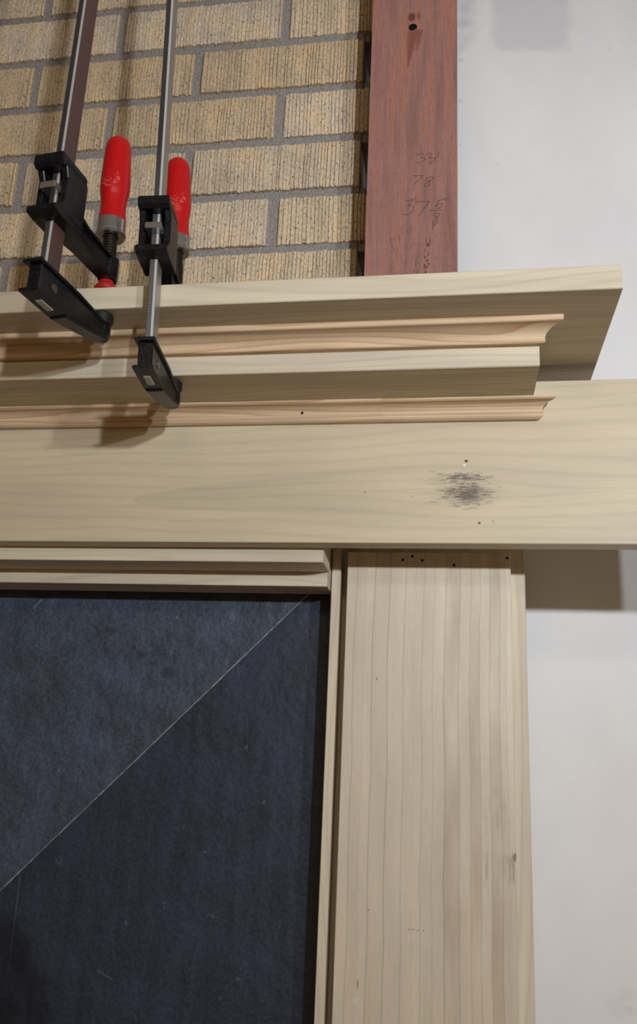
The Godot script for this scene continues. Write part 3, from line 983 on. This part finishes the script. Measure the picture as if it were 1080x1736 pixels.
func build_slate() -> void:
	var z := -0.008
	# textures cover x -0.15..0.2, y -0.31..-0.73
	var uvp := func(u: float, v: float) -> Vector2:
		var q := at(u, v, z)
		return Vector2((q.x + 0.15) / 0.35 * 820.0, (-0.31 - q.y) / 0.42 * 900.0)
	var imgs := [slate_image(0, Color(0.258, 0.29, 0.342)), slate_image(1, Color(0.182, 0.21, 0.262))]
	var pale := Color(0.55, 0.58, 0.6)
	var speck := RandomNumberGenerator.new()
	speck.seed = 17
	for m in [[417, 1266, 5, 0.5], [449, 1358, 6, 0.4], [311, 1401, 4, 0.3], [100, 1462, 6, 0.5], [277, 1533, 4, 0.6], [213, 1565, 5, 0.6], [361, 1554, 8, 0.35], [404, 1657, 10, 0.4], [374, 1686, 7, 0.2], [347, 1444, 2.5, 0.6], [195, 1434, 3, 0.4], [372, 1438, 4, 0.3], [475, 1570, 5, 0.3]]:
		var p: Vector2 = uvp.call(m[0], m[1])
		for i in 6:
			dab(imgs[1], p.x + speck.randfn(0, m[2] * 0.5), p.y + speck.randfn(0, m[2] * 0.6), speck.randf_range(1.2, m[2] * 0.7 + 1.0), speck.randf_range(1.2, m[2] * 0.6 + 1.0), pale, m[3] * 0.45)
	for m in [[100, 1306, 4, 0.5], [190, 1082, 5, 0.2], [300, 1046, 5, 0.4], [60, 1094, 4, 0.3]]:
		var p: Vector2 = uvp.call(m[0], m[1])
		dab(imgs[0], p.x, p.y, m[2], m[2], pale, m[3])
	for m in [[240, 1110, 16], [285, 1140, 24], [260, 1125, 12], [186, 1068, 20], [225, 1098, 10]]:
		var p: Vector2 = uvp.call(m[0], m[1])
		dab(imgs[0], p.x, p.y, m[2], m[2] * 0.6, Color(0.16, 0.175, 0.2), 0.45)
	stroke(imgs[0], [uvp.call(70, 1016), uvp.call(56, 1032)], 2.2, pale, 0.5)
	stroke(imgs[1], [uvp.call(34, 1482), uvp.call(26, 1550), uvp.call(19, 1600), uvp.call(13, 1648)], 1.6, pale, 0.22)
	stroke(imgs[1], [uvp.call(165, 1645), uvp.call(190, 1660)], 1.4, pale, 0.25)
	stroke(imgs[1], [uvp.call(340, 1490), uvp.call(331, 1546)], 4.0, Color(0.26, 0.33, 0.35), 0.12)
	# darker blotches over the lower inner corner, uneven edge
	var rng := RandomNumberGenerator.new()
	rng.seed = 31
	for i in 240:
		var f := rng.randf()
		var p: Vector2 = uvp.call(rng.randf_range(-60, 30 + 60 * f), 1560 + f * 190)
		dab(imgs[1], p.x, p.y, rng.randf_range(14, 34), rng.randf_range(14, 34), Color(0.11, 0.12, 0.14), 0.09)
	var ms := []
	for k in 2:
		var rel := noise(151 + k, 0.035, 5).get_seamless_image(512, 512)
		rel.convert(Image.FORMAT_RGBA8)
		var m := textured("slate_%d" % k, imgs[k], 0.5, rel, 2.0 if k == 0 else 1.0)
		m.metallic_specular = 0.4
		ms.append(m)
	var p0 := at(510, 1020, z)
	var p1 := at(0, 1510, z)
	var dir := (p1 - p0).normalized()
	var top := p0 - dir * ((-0.302 - p0.y) / -dir.y)
	top = p0 + (p0 - p1) * ((-0.302 - p0.y) / (p0.y - p1.y))
	var inner := p0 + (p1 - p0) * ((-0.16 - p0.x) / (p1.x - p0.x))
	var g := 0.00035
	var slabs := [
		["slate_slab", "lighter blue-grey slate slab under the header, mitred along a pale line", [Vector2(LEFT, -0.302), Vector2(top.x - g, -0.302), Vector2(inner.x - g, inner.y + g), Vector2(LEFT, inner.y + g)]],
		["slate_slab", "darker upright slate slab beside the stop strip, with faint chalky specks", [Vector2(top.x + g, -0.302), Vector2(0.1942, -0.302), Vector2(0.1942, -Y0 + 0.0005), Vector2(inner.x, -Y0 + 0.0005), Vector2(inner.x, inner.y - g)]]]
	for k in 2:
		var s := mesh()
		slab(s, slabs[k][2], -0.03, z)
		var pts: Array = slabs[k][2]
		var lowest := 0.0
		for q in pts:
			lowest = minf(lowest, q.y)
		var base := Vector3(0.0, lowest, 0.0)
		var t := thing(slabs[k][0], slabs[k][1], "slate slab", base)
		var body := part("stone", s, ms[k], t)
		body.position = -base
		if k == 0:
			# ragged bead of pale filler along the mitre
			var r2 := RandomNumberGenerator.new()
			r2.seed = 5
			s = mesh()
			var across := Vector3(-(p1 - p0).y, (p1 - p0).x, 0).normalized()
			var n := 150
			var prev := []
			for i in n + 1:
				var q := top.lerp(inner, float(i) / n)
				q.z = z + 0.0003
				var half := r2.randf_range(0.0002, 0.0007)
				var cur := [q - across * half, q + across * half * r2.randf_range(0.4, 1.2)]
				if i > 0:
					quad(s, [prev[0], prev[1], cur[1], cur[0]], Vector3.BACK, [Vector2.ZERO, Vector2.ZERO, Vector2.ZERO, Vector2.ZERO])
					for e in 2:
						var dn := Vector3(0, 0, -0.0012)
						quad(s, [prev[e], cur[e], cur[e] + dn, prev[e] + dn], across * (e * 2 - 1), [Vector2.ZERO, Vector2.ZERO, Vector2.ZERO, Vector2.ZERO])
				prev = cur
			var bead := part("joint_filler", s, mat("filler", Color(0.53, 0.54, 0.55), 0.8), t, "pale ragged filler line in the mitre")
			bead.position = -base

func slab(s: SurfaceTool, pts: Array, z0: float, z1: float) -> void:
	var ids := Geometry2D.triangulate_polygon(PackedVector2Array(pts))
	var uvf := func(q: Vector2) -> Vector2: return Vector2((q.x + 0.15) / 0.35, (-0.31 - q.y) / 0.42)
	for k in range(0, ids.size(), 3):
		for e in 2:
			var nn := Vector3.BACK if e == 1 else Vector3.FORWARD
			var zz := z1 if e == 1 else z0
			var a: Vector2 = pts[ids[k]]
			var b: Vector2 = pts[ids[k + 1]]
			var c: Vector2 = pts[ids[k + 2]]
			tri(s, Vector3(a.x, a.y, zz), Vector3(b.x, b.y, zz), Vector3(c.x, c.y, zz), nn, nn, nn, uvf.call(a), uvf.call(b), uvf.call(c))
	var area := 0.0
	for i in pts.size():
		area += (pts[i] as Vector2).cross(pts[(i + 1) % pts.size()])
	for i in pts.size():
		var a: Vector2 = pts[i]
		var b: Vector2 = pts[(i + 1) % pts.size()]
		var e := (b - a).normalized()
		var nn := Vector3(e.y, -e.x, 0) * signf(area)
		quad(s, [Vector3(a.x, a.y, z0), Vector3(b.x, b.y, z0), Vector3(b.x, b.y, z1), Vector3(a.x, a.y, z1)], nn, [uvf.call(a), uvf.call(b), uvf.call(b), uvf.call(a)])

# ---------------------------------------------------------------- bar clamps
func build_clamps() -> void:
	clamp_tool(Vector3(0.0200, SHELF_LOW - 0.0003, 0.287), -0.133, 0.0, SHELF_TOP - SHELF_LOW + 0.0005, 0.0, 0.035, mats["bar_paint"],
		"bar clamp with a brown-painted bar, its lower jaw under the mantel shelf itself")
	clamp_tool(Vector3(0.0792, BED_LOW - 0.0003, 0.2335), 0.105, 0.042, SHELF_TOP - BED_LOW + 0.0005, 0.018, 0.03, mats["bar_grey"],
		"bar clamp with a bare steel bar, its lower jaw reaching down under the bed board")

# origin at the height of the fixed jaw's pad, on the bar's axis; the jaws reach towards -z
func clamp_tool(where: Vector3, turn: float, lean: float, gap: float, screw_out: float, screw_lean: float, side: Material, label: String) -> void:
	var t := thing("bar_clamp", label, "clamp", where, "bar clamps squeezing the mantel boards")
	t.rotation = Vector3(0, turn, lean)
	var iron: Material = mats["cast_iron"]
	var steel: Material = mats["steel"]
	var reach := 0.072
	var bw := 0.0029     # half width of the bar
	var bd := 0.0075     # half depth
	# bar with its serrated narrow face
	var s := mesh()
	var blen := 0.62
	box(s, Vector3(-bw, -0.0315, -bd), Vector3(bw, blen, bd), 0.0004)
	var bar := part("bar", s, side, t)
	s = mesh()
	box(s, Vector3(-bw + 0.0003, -0.029, bd), Vector3(bw - 0.0002, blen - 0.001, bd + 0.0004), 0.0001)
	part("worn_edge", s, mats["bar_steel"], bar)
	s = mesh()
	var y := -0.027
	while y < blen - 0.002:
		var p := [Vector2(bd + 0.0003, y), Vector2(bd + 0.0013, y + 0.00055), Vector2(bd + 0.0003, y + 0.0011)]
		prism(s, "x", p, -bw + 0.0001, bw * 0.35)
		y += 0.00125
	part("serration", s, mats["dark_teeth"], bar)
	s = mesh()
	box(s, Vector3(-bw + 0.0003, -0.0322, -bd + 0.0005), Vector3(bw - 0.0003, -0.0314, bd - 0.0005), 0.0002)
	part("bar_end", s, mats["bar_steel"], bar)

	# fixed jaw: I-section arm, side profile in (z, y)
	s = mesh()
	var ft := -0.0062   # top of the upper flange
	var fb := -0.0312   # underside of the lower flange
	# web
	cast(s, "x", [Vector2(0.0155, ft - 0.002), Vector2(0.0155, fb + 0.002), Vector2(-0.02, fb + 0.0012), Vector2(-0.05, fb + 0.007), Vector2(-reach, -0.021), Vector2(-reach, ft - 0.0035), Vector2(-0.03, ft - 0.002)], -0.0054, 0.0054, 0.001)
	# upper flange, widest at the bar
	plate(s, [Vector3(0.0195, ft, 0.0078), Vector3(-0.03, ft, 0.0078), Vector3(-reach, ft - 0.0022, 0.0066)], 0.0027)
	# lower flange bends up towards the tip
	plate(s, [Vector3(0.0195, fb + 0.0026, 0.0078), Vector3(-0.0165, fb + 0.0026, 0.0078), Vector3(-0.0175, fb + 0.0014, 0.0064), Vector3(-0.045, fb + 0.0062, 0.0064), Vector3(-reach, -0.0193, 0.0064)], 0.0028)
	# rounded nose joining the flanges
	lathe(s, [Vector2(0, ft - 0.003), Vector2(0.006, ft - 0.003), Vector2(0.0076, ft - 0.005), Vector2(0.0076, -0.018), Vector2(0.0062, -0.0212), Vector2(0, -0.0222)], Vector3(0, 0, -reach), 18)
	var fixed := part("fixed_jaw", s, iron, t, "black cast lower jaw")
	for sd in [-1, 1]:
		s = mesh()
		lathe(s, [Vector2(0, 0.0009), Vector2(0.0024, 0.0008), Vector2(0.0034, 0.0002), Vector2(0.0036, -0.0008)], Vector3.ZERO, 22)
		var riv := part("rivet", s, mat("rivet", Color(0.42, 0.37, 0.34), 0.35, 0.8), fixed, "flat steel rivet")
		riv.rotation.z = -PI / 2 * sd
		riv.position = Vector3(0.0056 * sd, -0.0185, -0.001)
	s = mesh()
	box(s, Vector3(-0.0026, fb - 0.0006, -0.0075), Vector3(0.0026, fb + 0.001, 0.0085), 0.0002)
	part("bar_foot", s, mat("worn_steel", Color(0.5, 0.47, 0.43), 0.45, 0.7), fixed, "end of the bar showing through a slot")
	s = mesh()
	lathe(s, [Vector2(0, 0.0), Vector2(0.0078, 0.0), Vector2(0.0088, -0.001), Vector2(0.0088, -0.0062), Vector2(0.0078, -0.0082), Vector2(0.005, -0.0092)], Vector3(0, 0, -reach), 20)
	part("pressure_pad", s, mats["rubber"], fixed, "black rubber cap")

	# sliding jaw
	var yj := gap + 0.0125
	s = mesh()
	var ht := yj + 0.0465
	var hw := 0.0122
	# top and bottom plates of the head
	cast(s, "x", [Vector2(0.0195, ht), Vector2(0.0195, ht - 0.0065), Vector2(0.0165, ht - 0.009), Vector2(-0.013, ht - 0.006), Vector2(-0.013, ht - 0.001), Vector2(-0.009, ht)], -hw, hw, 0.0008)
	cast(s, "x", [Vector2(0.0195, yj + 0.0042), Vector2(0.0195, yj), Vector2(0.012, yj - 0.0012), Vector2(-0.014, yj - 0.002), Vector2(-0.014, yj + 0.004)], -hw, hw, 0.0008)
	# cheeks either side of the bar
	for sd in [-1, 1]:
		var inside := 0.0072
		var a: float = inside if sd > 0 else -hw
		var b: float = hw if sd > 0 else -inside
		cast(s, "x", [Vector2(0.0158, ht - 0.004), Vector2(0.0105, ht - 0.015), Vector2(0.0108, yj + 0.012), Vector2(0.0175, yj + 0.002), Vector2(-0.0145, yj + 0.001), Vector2(-0.0145, ht - 0.008), Vector2(-0.012, ht - 0.003)], a, b, 0.0007)
	# back wall of the head
	box(s, Vector3(-0.0098, yj + 0.001, -0.0146), Vector3(0.0098, yj + 0.018, -0.0092), 0.0006)
	box(s, Vector3(-0.0098, yj + 0.028, -0.0146), Vector3(0.0098, ht - 0.003, -0.0092), 0.0006)
	# arm: web and two flanges, dropping to the boss
	cast(s, "x", [Vector2(-0.012, yj + 0.019), Vector2(-0.012, yj - 0.001), Vector2(-reach + 0.004, yj - 0.001), Vector2(-reach, yj + 0.0165)], -0.0036, 0.0036, 0.0008)
	plate(s, [Vector3(-0.0115, yj + 0.0205, 0.0092), Vector3(-0.03, yj + 0.0185, 0.0068), Vector3(-reach, yj + 0.0172, 0.0062)], 0.0026)
	plate(s, [Vector3(-0.012, yj + 0.0016, 0.0095), Vector3(-0.03, yj + 0.0014, 0.0068), Vector3(-reach, yj + 0.001, 0.0062)], 0.0026)
	lathe(s, [Vector2(0.0052, yj + 0.0182), Vector2(0.0072, yj + 0.0182), Vector2(0.0084, yj + 0.0165), Vector2(0.0084, yj + 0.0005), Vector2(0.0074, yj - 0.0022), Vector2(0.0058, yj - 0.0022)], Vector3(0, 0, -reach), 8, true)
	var slide := part("sliding_jaw", s, iron, t, "black cast upper jaw")
	# locking plate round the bar
	s = mesh()
	var ly := yj + 0.0205
	plate_ring(s, ly, 0.0050, 0.0066, 0.0165, -0.0225, bw + 0.0004, bd + 0.0004)
	var lock := part("locking_plate", s, steel, slide, "bright steel locking plate")
	lock.rotation.x = 0.0

	# screw, ferrule and handle, leaning a little
	var pivot := Node3D.new()
	pivot.name = "spindle"
	t.add_child(pivot)
	pivot.position = Vector3(0, gap, -reach)
	pivot.rotation.z = screw_lean
	var top := 0.0503 + screw_out
	var prof := []
	var sy := top + 0.004
	while sy > 0.005:
		prof.append(Vector2(0.0056, sy))
		prof.append(Vector2(0.0056, sy - 0.0007))
		prof.append(Vector2(0.0046, sy - 0.0012))
		prof.append(Vector2(0.0046, sy - 0.0019))
		sy -= 0.0024
	s = mesh()
	lathe(s, prof, Vector3.ZERO, 18)
	part("screw", s, mats["screw_steel"], pivot, "threaded steel screw")
	s = mesh()
	lathe(s, [Vector2(0, 0.0098), Vector2(0.0058, 0.0098), Vector2(0.0066, 0.0066), Vector2(0.0086, 0.0048), Vector2(0.0092, 0.0036), Vector2(0.0092, 0.0003), Vector2(0, 0.0003)], Vector3.ZERO, 22)
	part("swivel_pad", s, mats["cap_red"], pivot, "red plastic cap on the shelf")
	s = mesh()
	lathe(s, [Vector2(0.0108, top + 0.0145), Vector2(0.0116, top + 0.014), Vector2(0.0116, top + 0.0035), Vector2(0.0122, top + 0.0025), Vector2(0.0122, top + 0.0012), Vector2(0.0108, top), Vector2(0.0062, top + 0.0003), Vector2(0.0056, top + 0.003)], Vector3.ZERO, 28)
	var ferrule := part("ferrule", s, steel, pivot, "bright steel collar")
	s = mesh()
	lathe(s, [Vector2(0, 0.0012), Vector2(0.0012, 0.0009), Vector2(0.0018, 0.0)], Vector3.ZERO, 12)
	var pin := part("pin", s, steel, ferrule)
	pin.rotation = Vector3(PI / 2, 0, 0)
	var pa := 0.95
	pin.position = Vector3(sin(pa) * 0.0116, top + 0.0092, cos(pa) * 0.0116)
	pin.rotation = Vector3(PI / 2, pa, 0)
	s = mesh()
	var hy := top + 0.0143
	lathe(s, [Vector2(0, hy + 0.0812), Vector2(0.0035, hy + 0.0809), Vector2(0.0068, hy + 0.0793), Vector2(0.0092, hy + 0.0764), Vector2(0.0104, hy + 0.0725), Vector2(0.0109, hy + 0.069), Vector2(0.0116, hy + 0.052), Vector2(0.0121, hy + 0.038), Vector2(0.0121, hy + 0.031), Vector2(0.0116, hy + 0.0262), Vector2(0.0107, hy + 0.0215), Vector2(0.0103, hy + 0.016), Vector2(0.0104, hy + 0.009), Vector2(0.0109, hy + 0.004), Vector2(0.0114, hy), Vector2(0, hy)], Vector3.ZERO, 32)
	part("handle", s, mats["handle_paint"], pivot, "red-painted wooden handle with worn spots")

# a strip of plate running along z: points (z, top y, half width), given thickness downwards
func plate(s: SurfaceTool, pts: Array, th: float) -> void:
	var c := 0.0007
	var rings := []
	for i in pts.size():
		var p: Vector3 = pts[i]
		var w: float = p.z
		rings.append([Vector3(-w + c, p.y, p.x), Vector3(w - c, p.y, p.x), Vector3(w, p.y - c, p.x), Vector3(w, p.y - th + c, p.x), Vector3(w - c, p.y - th, p.x), Vector3(-w + c, p.y - th, p.x), Vector3(-w, p.y - th + c, p.x), Vector3(-w, p.y - c, p.x)])
	for i in rings.size() - 1:
		for k in 8:
			var j := (k + 1) % 8
			var a: Vector3 = rings[i][k]
			var b: Vector3 = rings[i][j]
			var d: Vector3 = rings[i + 1][k]
			var nn := (b - a).cross(d - a).normalized()
			var mid := (a + b) * 0.5 - Vector3(0, (pts[i] as Vector3).y - th * 0.5, (pts[i] as Vector3).x)
			if nn.dot(mid) < 0.0:
				nn = -nn
			quad(s, [a, b, rings[i + 1][j], d], nn, [Vector2.ZERO, Vector2.RIGHT, Vector2.ONE, Vector2.DOWN])
	for e in [0, rings.size() - 1]:
		var nn := Vector3.BACK if e == 0 else Vector3.FORWARD
		for k in range(1, 7):
			tri(s, rings[e][0], rings[e][k], rings[e][k + 1], nn, nn, nn)

# a flat ring of steel round the bar with a tail sticking out behind
func plate_ring(s: SurfaceTool, y: float, th: float, w: float, z1: float, z0: float, hx: float, hz: float) -> void:
	box(s, Vector3(-w, y, hz), Vector3(w, y + th, z1), 0.0009)
	box(s, Vector3(-w, y, -hz - 0.003), Vector3(-hx, y + th, hz + 0.001), 0.0005)
	box(s, Vector3(hx, y, -hz - 0.003), Vector3(w, y + th, hz + 0.001), 0.0005)
	box(s, Vector3(-0.005, y, z0), Vector3(0.005, y + th * 0.7, -hz), 0.0005)
